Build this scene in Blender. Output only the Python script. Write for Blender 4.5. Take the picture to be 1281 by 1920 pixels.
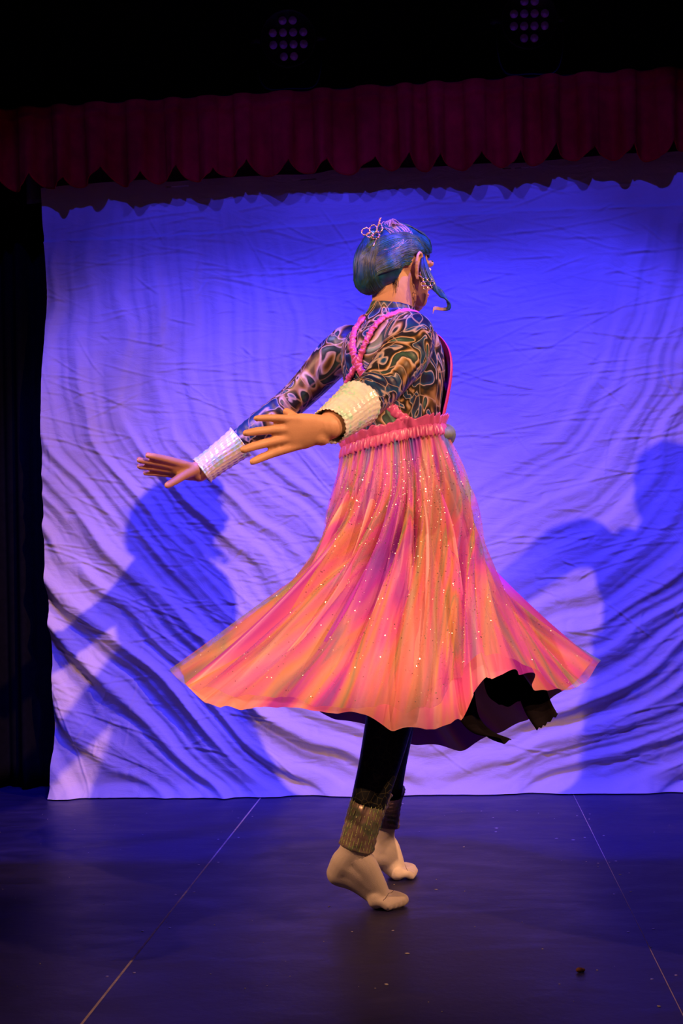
import bpy, bmesh, math, random
import numpy as np
from mathutils import Vector, Matrix
from mathutils.bvhtree import BVHTree

random.seed(7)
rng = np.random.default_rng(7)
scene = bpy.context.scene
for o in list(bpy.data.objects):
    bpy.data.objects.remove(o)
COL = scene.collection

# ------------------------------------------------------------------ camera
FPX = 2290.0
CAM_H = 0.87
def cam_axes(yaw=5.2, pitch=2.1, roll=1.5):
    th, ph, ro = map(math.radians, (yaw, pitch, roll))
    f = Vector((-math.sin(th) * math.cos(ph), math.cos(th) * math.cos(ph), math.sin(ph)))
    r = Vector((math.cos(th), math.sin(th), 0))
    u = r.cross(f)
    return f, r * math.cos(ro) - u * math.sin(ro), u * math.cos(ro) + r * math.sin(ro)
CF, CR, CU = cam_axes()
CO = Vector((0, 0, CAM_H))
cd = bpy.data.cameras.new('camera')
cd.sensor_fit = 'VERTICAL'
cd.sensor_height = 36.0
cd.lens = FPX / 1920 * 36.0
cam = bpy.data.objects.new('camera', cd)
COL.objects.link(cam)
M3 = Matrix((CR, CU, -CF)).transposed().to_4x4()
M3.translation = CO
cam.matrix_world = M3
scene.camera = cam

def ray(x, y):
    return CF + CR * ((x - 640.5) / FPX) + CU * ((960 - y) / FPX)
def P(x, y, Y):
    d = ray(x, y)
    return CO + d * (Y / d.y)
def FL(x, y):
    d = ray(x, y)
    return CO + d * (-CAM_H / d.z)

# ------------------------------------------------------------------ world, lights, exposure
w = bpy.data.worlds.new('world')
scene.world = w
w.use_nodes = True
w.node_tree.nodes['Background'].inputs[0].default_value = (0.016, 0.009, 0.022, 1)
w.node_tree.nodes['Background'].inputs[1].default_value = 1.0
scene.view_settings.view_transform = 'Standard'
scene.view_settings.look = 'None'
scene.view_settings.gamma = 1.0
scene.view_settings.use_curve_mapping = False
scene.view_settings.exposure = 0.0

def spot(name, loc, target, energy, color, angle, blend=0.3, radius=0.03):
    l = bpy.data.lights.new(name, 'SPOT')
    l.energy = energy
    l.color = color
    l.spot_size = math.radians(angle)
    l.spot_blend = blend
    l.shadow_soft_size = radius
    o = bpy.data.objects.new(name, l)
    COL.objects.link(o)
    o.location = loc
    o.rotation_euler = (Vector(target) - Vector(loc)).to_track_quat('-Z', 'Y').to_euler()
    return o
def shutter(o, y_cut, soft):
    """profile-spot shutter: the lower blade cuts the beam along a straight line on the floor"""
    l = o.data
    l.use_nodes = True
    nt = l.node_tree
    em = nt.nodes['Emission']
    g = nt.nodes.new('ShaderNodeNewGeometry')
    sp = nt.nodes.new('ShaderNodeSeparateXYZ')
    nt.links.new(g.outputs['Incoming'], sp.inputs[0])
    dv = nt.nodes.new('ShaderNodeMath'); dv.operation = 'DIVIDE'
    nt.links.new(sp.outputs['Y'], dv.inputs[0]); nt.links.new(sp.outputs['Z'], dv.inputs[1])
    ab = nt.nodes.new('ShaderNodeMath'); ab.operation = 'ABSOLUTE'
    nt.links.new(dv.outputs[0], ab.inputs[0])
    mr = nt.nodes.new('ShaderNodeMapRange'); mr.interpolation_type = 'SMOOTHSTEP'
    k = (y_cut - o.location.y) / o.location.z
    mr.inputs['From Min'].default_value = k - soft; mr.inputs['From Max'].default_value = k + soft
    mr.inputs['To Min'].default_value = 0.0; mr.inputs['To Max'].default_value = 1.0
    nt.links.new(ab.outputs[0], mr.inputs['Value'])
    nt.links.new(mr.outputs['Result'], em.inputs['Strength'])
WARM = (1.0, 0.48, 0.24)
BLUE = (0.045, 0.035, 1.0)
shutter(spot('front_warm_light_right', (2.20, -0.28, 3.17), (-1.70, 4.48, -0.08), 760, WARM, 36, 1.0), 3.25, 0.06)
shutter(spot('front_warm_light_left', (-2.35, -0.05, 2.92), (1.50, 4.48, -0.08), 460, WARM, 36, 1.0), 3.25, 0.06)
spot('side_warm_light_right', (2.60, 2.20, 2.65), (-0.45, 2.95, 0.80), 240, WARM, 38, 0.5)
spot('side_warm_light_left', (-2.80, 2.15, 2.65), (0.25, 2.95, 0.80), 240, WARM, 38, 0.5)
for _n, _x, _t, _e in (('left', -1.05, -1.00, 0.8), ('middle', -0.25, -0.35, 0.85), ('right', 0.50, 0.28, 1.05)):
    spot('blue_wash_light_upper_' + _n, (_x, 2.20, 3.45), (_t, 4.48, 1.20), 95 * _e, BLUE, 52, 0.3)
    shutter(spot('blue_wash_light_lower_' + _n, (_x + 0.12, 2.20, 3.45), (_t + 0.12, 4.48, 0.45), 330 * _e, BLUE, 45, 0.4), 3.52, 0.012)

# ------------------------------------------------------------------ helpers
def link(o, parent=None):
    COL.objects.link(o)
    if parent is not None:
        o.parent = parent
        o.matrix_parent_inverse = Matrix.Identity(4)
    return o
def tag(o, label=None, cat=None, group=None, kind=None):
    if label: o['label'] = label
    if cat: o['category'] = cat
    if group: o['group'] = group
    if kind: o['kind'] = kind
    return o
def empty(name, loc=(0, 0, 0)):
    o = bpy.data.objects.new(name, None)
    o.location = loc
    o.empty_display_size = 0.1
    COL.objects.link(o)
    return o
def mesh_of(name, verts, faces, smooth=True):
    m = bpy.data.meshes.new(name)
    m.from_pydata([tuple(v) for v in verts], [], faces)
    m.update()
    if smooth:
        m.polygons.foreach_set('use_smooth', [True] * len(m.polygons))
    return m
def obj(name, verts, faces, mat, parent=None, smooth=True):
    m = mesh_of(name, verts, faces, smooth)
    if mat: m.materials.append(mat)
    o = bpy.data.objects.new(name, m)
    link(o, parent)
    if parent is not None:   # geometry is given in world space
        off = Vector(parent.location)
        p = parent.parent
        while p is not None:
            off += Vector(p.location); p = p.parent
        m.transform(Matrix.Translation(-off))
    return o
def obj_local(name, verts, faces, mat, parent=None, smooth=True):
    m = mesh_of(name, verts, faces, smooth)
    if mat: m.materials.append(mat)
    return link(bpy.data.objects.new(name, m), parent)

class Geo:
    def __init__(self): self.v = []; self.f = []
    def add(self, vs, fs):
        n = len(self.v)
        self.v += [tuple(v) for v in vs]
        self.f += [tuple(i + n for i in f) for f in fs]
        return self
    def loft(self, rings, cap=True, closed=False):
        n = len(rings[0]); vs = []; fs = []
        for r in rings: vs += list(r)
        R = len(rings)
        for i in range(R if closed else R - 1):
            a = i * n; b = ((i + 1) % R) * n
            for j in range(n):
                k = (j + 1) % n
                fs.append((a + j, a + k, b + k, b + j))
        if cap and not closed:
            fs.append(tuple(range(n))[::-1])
            fs.append(tuple(range((R - 1) * n, R * n)))
        return self.add(vs, fs)
    def tube(self, path, radii, seg=12, flat=1.0, up=None, cap=True, closed=False, round_ends=False):
        path = [Vector(p) for p in path]
        if not hasattr(radii, '__len__'): radii = [radii] * len(path)
        radii = list(radii)
        if round_ends:
            t0 = (path[0] - path[1]).normalized(); t1 = (path[-1] - path[-2]).normalized()
            r0, r1 = radii[0], radii[-1]
            pre = [(path[0] + t0 * r0 * s, r0 * c) for s, c in ((0.97, 0.22), (0.75, 0.66), (0.4, 0.92))]
            post = [(path[-1] + t1 * r1 * s, r1 * c) for s, c in ((0.4, 0.92), (0.75, 0.66), (0.97, 0.22))]
            path = [p for p, _ in pre] + path + [p for p, _ in post]
            radii = [r for _, r in pre] + radii + [r for _, r in post]
        rings = []
        n = len(path)
        prev = None
        for i, p in enumerate(path):
            if closed: t = path[(i + 1) % n] - path[i - 1]
            else: t = path[min(i + 1, n - 1)] - path[max(i - 1, 0)]
            if t.length < 1e-9: t = Vector((0, 0, 1))
            t.normalize()
            if prev is None:
                a = Vector(up) if up is not None else (Vector((0, 0, 1)) if abs(t.z) < 0.9 else Vector((1, 0, 0)))
            else: a = prev
            a = a - t * a.dot(t)
            if a.length < 1e-6: a = t.orthogonal()
            a.normalize(); prev = a
            b = t.cross(a)
            rings.append([p + (a * math.cos(q) * flat + b * math.sin(q)) * radii[i]
                          for q in (2 * math.pi * j / seg for j in range(seg))])
        return self.loft(rings, cap, closed)
    def ellipsoid(self, c, ax, ay, az, seg=24, ring=14):
        c = Vector(c); ax, ay, az = Vector(ax), Vector(ay), Vector(az)
        rings = []
        for i in range(ring + 1):
            th = math.pi * (0.02 + 0.96 * i / ring)
            rings.append([c + az * math.cos(th) + (ax * math.cos(q) + ay * math.sin(q)) * math.sin(th)
                          for q in (2 * math.pi * j / seg for j in range(seg))])
        return self.loft(rings)
    def box(self, lo, hi):
        x0, y0, z0 = lo; x1, y1, z1 = hi
        vs = [(x0, y0, z0), (x1, y0, z0), (x1, y1, z0), (x0, y1, z0), (x0, y0, z1), (x1, y0, z1), (x1, y1, z1), (x0, y1, z1)]
        return self.add(vs, [(3, 2, 1, 0), (4, 5, 6, 7), (0, 1, 5, 4), (1, 2, 6, 5), (2, 3, 7, 6), (3, 0, 4, 7)])
    def obj(self, name, mat, parent=None, smooth=True):
        return obj(name, self.v, self.f, mat, parent, smooth)

def catmull(pts, n, closed=False):
    pts = [Vector(p) for p in pts]
    out = []
    m = len(pts)
    segs = m if closed else m - 1
    for k in range(n):
        s = k / n * segs if closed else k / (n - 1) * segs
        i = min(int(s), segs - 1); t = s - i
        if closed: p0, p1, p2, p3 = pts[(i - 1) % m], pts[i % m], pts[(i + 1) % m], pts[(i + 2) % m]
        else: p0, p1, p2, p3 = pts[max(i - 1, 0)], pts[i], pts[i + 1], pts[min(i + 2, m - 1)]
        out.append(0.5 * ((2 * p1) + (p2 - p0) * t + (2 * p0 - 5 * p1 + 4 * p2 - p3) * t * t + (3 * p1 - p0 - 3 * p2 + p3) * t ** 3))
    return out
def lerps(vals, n):
    vals = np.array(vals, float)
    return list(np.interp(np.linspace(0, len(vals) - 1, n), np.arange(len(vals)), vals))

def fuse(name, geo, voxel, mat, parent, smooth_it=4):
    """one continuous skin over overlapping volumes"""
    m = mesh_of(name, geo.v, geo.f)
    t = bpy.data.objects.new(name, m)
    COL.objects.link(t)
    r = t.modifiers.new('r', 'REMESH'); r.mode = 'VOXEL'; r.voxel_size = voxel; r.use_smooth_shade = True
    if smooth_it:
        s = t.modifiers.new('s', 'SMOOTH'); s.factor = 0.5; s.iterations = smooth_it
    dg = bpy.context.evaluated_depsgraph_get()
    me = bpy.data.meshes.new_from_object(t.evaluated_get(dg))
    bpy.data.objects.remove(t)
    me.name = name
    me.polygons.foreach_set('use_smooth', [True] * len(me.polygons))
    me.materials.clear()
    if mat: me.materials.append(mat)
    o = bpy.data.objects.new(name, me)
    link(o, parent)
    world = me.copy()
    if parent is not None: me.transform(Matrix.Translation(-Vector(parent.location)))
    return o, world
def bvh_of(me):
    return BVHTree.FromPolygons([v.co.copy() for v in me.vertices], [tuple(p.vertices) for p in me.polygons])

# ------------------------------------------------------------------ materials
def new_mat(name):
    m = bpy.data.materials.new(name); m.use_nodes = True
    nt = m.node_tree
    return m, nt, nt.nodes['Principled BSDF']
def N(nt, t, **kw):
    n = nt.nodes.new(t)
    for k, v in kw.items():
        if k in n.inputs: n.inputs[k].default_value = v
        else: setattr(n, k, v)
    return n
def simple(name, col, rough=0.6, metal=0.0, noise=0.15, nscale=40, bump=0.0, bscale=200, sheen=0.0, spec=0.5):
    m, nt, b = new_mat(name)
    b.inputs['Roughness'].default_value = rough
    b.inputs['Metallic'].default_value = metal
    b.inputs['Specular IOR Level'].default_value = spec
    if sheen: b.inputs['Sheen Weight'].default_value = sheen
    tc = N(nt, 'ShaderNodeTexCoord')
    n = N(nt, 'ShaderNodeTexNoise', Scale=nscale, Detail=4.0)
    nt.links.new(tc.outputs['Object'], n.inputs['Vector'])
    r = N(nt, 'ShaderNodeValToRGB')
    r.color_ramp.elements[0].position = 0.3; r.color_ramp.elements[1].position = 0.7
    r.color_ramp.elements[0].color = (*[max(0, c * (1 - noise)) for c in col], 1)
    r.color_ramp.elements[1].color = (*[min(1, c * (1 + noise)) for c in col], 1)
    nt.links.new(n.outputs['Fac'], r.inputs['Fac'])
    nt.links.new(r.outputs['Color'], b.inputs['Base Color'])
    if bump:
        n2 = N(nt, 'ShaderNodeTexNoise', Scale=bscale, Detail=3.0)
        nt.links.new(tc.outputs['Object'], n2.inputs['Vector'])
        bp = N(nt, 'ShaderNodeBump', Strength=bump, Distance=0.002)
        nt.links.new(n2.outputs['Fac'], bp.inputs['Height'])
        nt.links.new(bp.outputs['Normal'], b.inputs['Normal'])
    return m
def ramp(nt, stops, interp='LINEAR'):
    r = N(nt, 'ShaderNodeValToRGB')
    cr = r.color_ramp; cr.interpolation = interp
    while len(cr.elements) < len(stops): cr.elements.new(0.5)
    for e, (p, c) in zip(cr.elements, stops):
        e.position = p; e.color = (*c, 1)
    return r

def mat_sheet():
    m, nt, b = new_mat('cream_cotton_sheet')
    tc = N(nt, 'ShaderNodeTexCoord')
    b.inputs['Base Color'].default_value = (0.80, 0.77, 0.72, 1)
    b.inputs['Roughness'].default_value = 0.85
    b.inputs['Sheen Weight'].default_value = 0.1
    mp = N(nt, 'ShaderNodeMapping'); mp.inputs['Scale'].default_value = (1.0, 1.0, 2.2)
    nt.links.new(tc.outputs['Object'], mp.inputs['Vector'])
    n1 = N(nt, 'ShaderNodeTexNoise', Scale=7.0, Detail=6.0, Roughness=0.6, Distortion=1.2)
    n2 = N(nt, 'ShaderNodeTexNoise', Scale=420.0, Detail=1.0)
    nt.links.new(mp.outputs['Vector'], n1.inputs['Vector'])
    nt.links.new(tc.outputs['Object'], n2.inputs['Vector'])
    b1 = N(nt, 'ShaderNodeBump', Strength=0.45, Distance=0.012)
    b2 = N(nt, 'ShaderNodeBump', Strength=0.12, Distance=0.001)
    nt.links.new(n1.outputs['Fac'], b1.inputs['Height'])
    nt.links.new(n2.outputs['Fac'], b2.inputs['Height'])
    nt.links.new(b1.outputs['Normal'], b2.inputs['Normal'])
    nt.links.new(b2.outputs['Normal'], b.inputs['Normal'])
    return m
def mat_floor():
    m, nt, b = new_mat('black_painted_stage_board')
    tc = N(nt, 'ShaderNodeTexCoord')
    mp = N(nt, 'ShaderNodeMapping'); mp.inputs['Scale'].default_value = (3.0, 9.0, 1.0)
    nt.links.new(tc.outputs['Object'], mp.inputs['Vector'])
    n1 = N(nt, 'ShaderNodeTexNoise', Scale=1.6, Detail=8.0, Roughness=0.65, Distortion=0.6)
    nt.links.new(mp.outputs['Vector'], n1.inputs['Vector'])
    r = ramp(nt, [(0.3, (0.018, 0.016, 0.060)), (0.6, (0.031, 0.027, 0.095)), (0.8, (0.060, 0.054, 0.14))])
    nt.links.new(n1.outputs['Fac'], r.inputs['Fac'])
    nt.links.new(r.outputs['Color'], b.inputs['Base Color'])
    r2 = ramp(nt, [(0.3, (0.34,) * 3), (0.75, (0.55,) * 3)])
    nt.links.new(n1.outputs['Fac'], r2.inputs['Fac'])
    nt.links.new(r2.outputs['Color'], b.inputs['Roughness'])
    n2 = N(nt, 'ShaderNodeTexNoise', Scale=60.0, Detail=4.0)
    nt.links.new(tc.outputs['Object'], n2.inputs['Vector'])
    bp = N(nt, 'ShaderNodeBump', Strength=0.25, Distance=0.002)
    nt.links.new(n2.outputs['Fac'], bp.inputs['Height'])
    nt.links.new(bp.outputs['Normal'], b.inputs['Normal'])
    b.inputs['Specular IOR Level'].default_value = 0.28
    return m
def mat_print():
    """swirling marbled stretch fabric"""
    m, nt, b = new_mat('marbled_stretch_print')
    tc = N(nt, 'ShaderNodeTexCoord')
    n0 = N(nt, 'ShaderNodeTexNoise', Scale=5.0, Detail=1.0)
    nt.links.new(tc.outputs['Object'], n0.inputs['Vector'])
    mx = N(nt, 'ShaderNodeVectorMath', operation='MULTIPLY_ADD')
    mx.inputs[1].default_value = (0.16, 0.16, 0.16)
    nt.links.new(n0.outputs['Color'], mx.inputs[0]); nt.links.new(tc.outputs['Object'], mx.inputs[2])
    n1 = N(nt, 'ShaderNodeTexNoise', Scale=10.0, Detail=1.0, Distortion=1.6)
    nt.links.new(mx.outputs[0], n1.inputs['Vector'])
    r = ramp(nt, [(0.0, (0.004, 0.006, 0.03)), (0.34, (0.006, 0.012, 0.07)), (0.41, (0.012, 0.07, 0.20)), (0.44, (0.50, 0.42, 0.46)),
                  (0.455, (0.02, 0.02, 0.03)), (0.50, (0.010, 0.012, 0.014)), (0.535, (0.10, 0.055, 0.02)), (0.56, (0.34, 0.20, 0.08)),
                  (0.60, (0.60, 0.48, 0.42)), (0.62, (0.02, 0.03, 0.04)), (0.68, (0.03, 0.09, 0.08)), (0.75, (0.16, 0.32, 0.26))])
    nt.links.new(n1.outputs['Fac'], r.inputs['Fac'])
    v = N(nt, 'ShaderNodeTexVoronoi', feature='DISTANCE_TO_EDGE', Scale=13.0)
    nt.links.new(mx.outputs[0], v.inputs['Vector'])
    rl = ramp(nt, [(0.0, (0.75,) * 3), (0.010, (0.6,) * 3), (0.022, (0, 0, 0))])
    nt.links.new(v.outputs['Distance'], rl.inputs['Fac'])
    mix = N(nt, 'ShaderNodeMix', data_type='RGBA')
    nt.links.new(rl.outputs['Color'], mix.inputs['Factor'])
    nt.links.new(r.outputs['Color'], mix.inputs['A'])
    mix.inputs['B'].default_value = (0.42, 0.30, 0.26, 1)
    nt.links.new(mix.outputs['Result'], b.inputs['Base Color'])
    b.inputs['Roughness'].default_value = 0.42
    n3 = N(nt, 'ShaderNodeTexNoise', Scale=22.0, Detail=2.0, Distortion=1.0)
    nt.links.new(tc.outputs['Object'], n3.inputs['Vector'])
    bp = N(nt, 'ShaderNodeBump', Strength=0.25, Distance=0.004)
    nt.links.new(n3.outputs['Fac'], bp.inputs['Height'])
    nt.links.new(bp.outputs['Normal'], b.inputs['Normal'])
    return m
def streaks(nt, sx, sy, scale, distortion, stops, detail=2.0, off=0.0):
    uv = N(nt, 'ShaderNodeUVMap')
    mp = N(nt, 'ShaderNodeMapping'); mp.inputs['Scale'].default_value = (sx, sy, 1); mp.inputs['Location'].default_value = (off, off, 0)
    nt.links.new(uv.outputs['UV'], mp.inputs['Vector'])
    n = N(nt, 'ShaderNodeTexNoise', Scale=scale, Detail=detail, Distortion=distortion)
    nt.links.new(mp.outputs['Vector'], n.inputs['Vector'])
    r = ramp(nt, stops)
    nt.links.new(n.outputs['Fac'], r.inputs['Fac'])
    return r
def mat_satin():
    m, nt, b = new_mat('coral_pink_satin')
    r = streaks(nt, 15, 1.0, 1.0, 0.5, [(0.37, (0.46, 0.04, 0.72)), (0.43, (0.85, 0.18, 0.60)), (0.48, (0.92, 0.46, 0.62)), (0.52, (0.88, 0.38, 0.36)),
                                        (0.56, (0.86, 0.18, 0.56)), (0.63, (0.50, 0.05, 0.66))], detail=3.0, off=3.3)
    nt.links.new(r.outputs['Color'], b.inputs['Base Color'])
    b.inputs['Roughness'].default_value = 0.38
    b.inputs['Sheen Weight'].default_value = 0.2
    return m
def mat_tulle():
    m, nt, b = new_mat('rainbow_tulle')
    r = streaks(nt, 16, 1.1, 1.0, 0.6, [(0.36, (0.30, 0.14, 0.95)), (0.41, (0.72, 0.10, 0.90)), (0.45, (0.92, 0.36, 0.65)), (0.475, (0.88, 0.55, 0.16)),
                                        (0.505, (0.30, 0.46, 0.24)), (0.53, (0.85, 0.36, 0.20)), (0.555, (0.92, 0.22, 0.70)), (0.60, (0.45, 0.10, 0.95)), (0.65, (0.14, 0.40, 0.85))], detail=3.0)
    nt.links.new(r.outputs['Color'], b.inputs['Base Color'])
    b.inputs['Roughness'].default_value = 0.5
    tr = N(nt, 'ShaderNodeBsdfTransparent')
    tl = N(nt, 'ShaderNodeBsdfTranslucent')
    nt.links.new(r.outputs['Color'], tl.inputs['Color'])
    m1 = N(nt, 'ShaderNodeMixShader'); m1.inputs[0].default_value = 0.25
    nt.links.new(b.outputs[0], m1.inputs[1]); nt.links.new(tl.outputs[0], m1.inputs[2])
    lw = N(nt, 'ShaderNodeLayerWeight', Blend=0.35)
    uv = N(nt, 'ShaderNodeUVMap')
    mp = N(nt, 'ShaderNodeMapping'); mp.inputs['Scale'].default_value = (18, 1.2, 1)
    nt.links.new(uv.outputs['UV'], mp.inputs['Vector'])
    n = N(nt, 'ShaderNodeTexNoise', Scale=1.0, Detail=2.0)
    nt.links.new(mp.outputs['Vector'], n.inputs['Vector'])
    ra = ramp(nt, [(0.35, (0.22,) * 3), (0.65, (0.62,) * 3)])
    nt.links.new(n.outputs['Fac'], ra.inputs['Fac'])
    m2 = N(nt, 'ShaderNodeMixShader')
    nt.links.new(ra.outputs['Color'], m2.inputs[0])
    nt.links.new(tr.outputs[0], m2.inputs[1]); nt.links.new(m1.outputs[0], m2.inputs[2])
    nt.links.new(m2.outputs[0], nt.nodes['Material Output'].inputs['Surface'])
    return m
def mat_iridescent(name, base, alpha=1.0, metal=0.7):
    m, nt, b = new_mat(name)
    tc = N(nt, 'ShaderNodeTexCoord')
    v = N(nt, 'ShaderNodeTexVoronoi', Scale=150.0)
    nt.links.new(tc.outputs['Object'], v.inputs['Vector'])
    n = N(nt, 'ShaderNodeTexNoise', Scale=26.0, Detail=2.0)
    nt.links.new(tc.outputs['Object'], n.inputs['Vector'])
    r = ramp(nt, [(0.3, base), (0.52, tuple(min(1, c * 1.2) for c in base)), (0.62, tuple(min(1, c * k_) for c, k_ in zip(base, (.65, 1.15, .85)))), (0.70, base)])
    nt.links.new(n.outputs['Fac'], r.inputs['Fac'])
    nt.links.new(r.outputs['Color'], b.inputs['Base Color'])
    b.inputs['Metallic'].default_value = metal
    b.inputs['Roughness'].default_value = 0.28
    bp = N(nt, 'ShaderNodeBump', Strength=0.9, Distance=0.003)
    nt.links.new(v.outputs['Color'], bp.inputs['Height'])
    nt.links.new(bp.outputs['Normal'], b.inputs['Normal'])
    b.inputs['Alpha'].default_value = alpha
    return m
def mat_hair(name, c1, c2):
    m, nt, b = new_mat(name)
    tc = N(nt, 'ShaderNodeTexCoord')
    n = N(nt, 'ShaderNodeTexNoise', Scale=30.0, Detail=2.0)
    nt.links.new(tc.outputs['Object'], n.inputs['Vector'])
    r = ramp(nt, [(0.35, c1), (0.65, c2)])
    nt.links.new(n.outputs['Fac'], r.inputs['Fac'])
    nt.links.new(r.outputs['Color'], b.inputs['Base Color'])
    b.inputs['Roughness'].default_value = 0.38
    return m
def mat_leggings():
    m, nt, b = new_mat('black_scale_leggings')
    tc = N(nt, 'ShaderNodeTexCoord')
    v = N(nt, 'ShaderNodeTexVoronoi', feature='DISTANCE_TO_EDGE', Scale=55.0)
    nt.links.new(tc.outputs['Object'], v.inputs['Vector'])
    r = ramp(nt, [(0.0, (0.16, 0.14, 0.06)), (0.02, (0.05, 0.05, 0.03)), (0.05, (0.006, 0.009, 0.014))])
    nt.links.new(v.outputs['Distance'], r.inputs['Fac'])
    nt.links.new(r.outputs['Color'], b.inputs['Base Color'])
    b.inputs['Roughness'].default_value = 0.5
    return m

MAT = dict(
    sheet=mat_sheet(), floor=mat_floor(), print=mat_print(), satin=mat_satin(), tulle=mat_tulle(), leggings=mat_leggings(),
    skin=simple('skin', (0.60, 0.34, 0.21), 0.5, noise=0.08, nscale=25, bump=0.1, bscale=300),
    sock=simple('nude_sock_knit', (0.86, 0.76, 0.66), 0.8, noise=0.05, nscale=30, bump=0.25, bscale=500),
    seam=simple('grey_sock_seam', (0.28, 0.22, 0.22), 0.8),
    wood=simple('raw_hardboard', (0.42, 0.33, 0.24), 0.8, noise=0.3),
    seamfill=simple('pale_seam_filler', (0.62, 0.52, 0.42), 0.8, noise=0.25, nscale=60),
    screw=simple('steel_screw', (0.55, 0.52, 0.48), 0.4, metal=0.5),
    fleck=simple('pale_paint_fleck', (0.55, 0.52, 0.48), 0.7),
    crumb=simple('brown_crumb', (0.16, 0.06, 0.03), 0.9, noise=0.4, nscale=120),
    velvet=simple('dark_red_velvet', (0.50, 0.005, 0.012), 0.95, noise=0.2, nscale=20, bump=0.2, bscale=400, spec=0.04),
    black=simple('black_drape_cloth', (0.006, 0.006, 0.007), 0.95, noise=0.2, spec=0.1),
    wall=simple('dark_navy_wall_paint', (0.012, 0.013, 0.022), 0.9, noise=0.15, nscale=6),
    metal=simple('matt_black_metal', (0.008, 0.008, 0.009), 0.55, noise=0.1),
    silver=mat_iridescent('iridescent_silver_sequin', (0.80, 0.86, 0.98), metal=0.2),
    sheer=mat_iridescent('sheer_brown_pleat', (0.48, 0.36, 0.30), alpha=0.8, metal=0.35),
    ruche=simple('ruched_pink_satin', (0.60, 0.11, 0.36), 0.30, noise=0.12),
    sash=simple('grey_green_tulle_sash', (0.20, 0.26, 0.18), 0.6, noise=0.3),
    bib=simple('crimson_satin_bib', (0.62, 0.05, 0.14), 0.35, noise=0.1),
    under=simple('dark_petticoat_cloth', (0.008, 0.006, 0.010), 0.9, spec=0.1),
    glint=simple('gold_glitter', (1.0, 0.97, 0.88), 0.30, metal=1.0, noise=0.05),
    green_glint=simple('green_gold_foil', (0.70, 1.0, 0.30), 0.3, metal=0.15, noise=0.1),
    gold=simple('gold_wire', (0.95, 0.66, 0.40), 0.25, metal=0.9, noise=0.05),
    bead=simple('faceted_pink_bead', (0.75, 0.35, 0.55), 0.15, metal=0.3, noise=0.4, nscale=200),
    bead_blue=simple('faceted_blue_bead', (0.10, 0.35, 0.65), 0.15, metal=0.3),
    hair=mat_hair('blue_hair', (0.006, 0.035, 0.10), (0.012, 0.11, 0.22)),
    hair_teal=mat_hair('dark_teal_hair', (0.010, 0.03, 0.035), (0.03, 0.10, 0.11)),
    hair_lilac=mat_hair('lilac_hair', (0.35, 0.20, 0.30), (0.55, 0.36, 0.42)),
    hair_brown=mat_hair('dark_brown_hair', (0.02, 0.008, 0.005), (0.05, 0.02, 0.012)),
    eye=simple('eye_white', (0.8, 0.78, 0.75), 0.2),
    lip=simple('lip_skin', (0.5, 0.14, 0.12), 0.4),
)
def mat_lens():
    m, nt, b = new_mat('violet_led_lens')
    b.inputs['Base Color'].default_value = (0.85, 0.38, 0.95, 1)
    b.inputs['Roughness'].default_value = 0.12
    b.inputs['Coat Weight'].default_value = 0.6
    tc = N(nt, 'ShaderNodeTexCoord')
    n = N(nt, 'ShaderNodeTexVoronoi', Scale=90.0)
    nt.links.new(tc.outputs['Object'], n.inputs['Vector'])
    bp = N(nt, 'ShaderNodeBump', Strength=0.7, Distance=0.003)
    nt.links.new(n.outputs['Distance'], bp.inputs['Height'])
    nt.links.new(bp.outputs['Normal'], b.inputs['Normal'])
    return m
MAT['lens'] = mat_lens()

# ------------------------------------------------------------------ setting
YB = 4.48
g = Geo().box((-5, -2.5, -0.06), (5, 5.6, -0.0075))
floor = g.obj('floor', MAT['wood'], smooth=False)
tag(floor, 'black painted stage floor of large boards with pale seams', 'floor', kind='structure')
xs = [-4.1, -2.975, -1.85, -0.7275, 0.400, 1.525, 2.65, 3.8]
gaps = [0.002, 0.002, 0.002, 0.0028, 0.0009, 0.002, 0.002, 0.002]
ys = [(-2.4, 0.30), (0.303, 5.45)]
for i in range(len(xs) - 1):
    for (y0, y1) in ys:
        a, b_ = xs[i] + gaps[i], xs[i + 1] - gaps[i + 1]
        Geo().box((a, y0, -0.0075), (b_, y1, 0.0)).obj('floor_panel', MAT['floor'], floor, smooth=False)
for sx in (-0.7275, 0.400):
    for k, sy in enumerate(np.arange(2.25, 4.4, 0.31)):
        for s in (-1, 1):
            c = Vector((sx + s * (0.022 + 0.004 * ((k * 7) % 3)), sy + 0.012 * s, 0.0006))
            gg = Geo()
            gg.loft([[c + Vector((math.cos(q) * r, math.sin(q) * r, h)) for q in np.linspace(0, 2 * math.pi, 9)[:-1]] for r, h in ((0.0035, -0.0006), (0.0035, 0.0), (0.0018, 0.0002))])
            gg.obj('screw', MAT['screw'], floor)
for sx, hw, y0, y1 in ((-0.7275, .0024, 0.31, 5.4), (0.400, .0008, 0.31, 5.4)):
    Geo().box((sx - hw, y0, -0.0075), (sx + hw, y1, 0.0004)).obj('seam_filler', MAT['seamfill'], floor, smooth=False)
wb = Geo().box((-5, 5.0, 0), (5, 5.1, 4.2)).obj('wall_back', MAT['wall'], smooth=False)
tag(wb, 'dark navy back wall above the red valance', 'wall', kind='structure')
wl = Geo().box((-4.1, -2.5, 0), (-4.0, 5.0, 4.2)).obj('wall_left', MAT['wall'], smooth=False)
tag(wl, 'dark wall at the left of the stage', 'wall', kind='structure')
wr = Geo().box((4.0, -2.5, 0), (4.1, 5.0, 4.2)).obj('wall_right', MAT['wall'], smooth=False)
tag(wr, 'dark wall at the right of the stage', 'wall', kind='structure')
ce = Geo().box((-4.1, -2.5, 4.2), (4.1, 5.1, 4.3)).obj('ceiling', MAT['wall'], smooth=False)
tag(ce, 'dark ceiling over the stage', 'ceiling', kind='structure')

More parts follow.
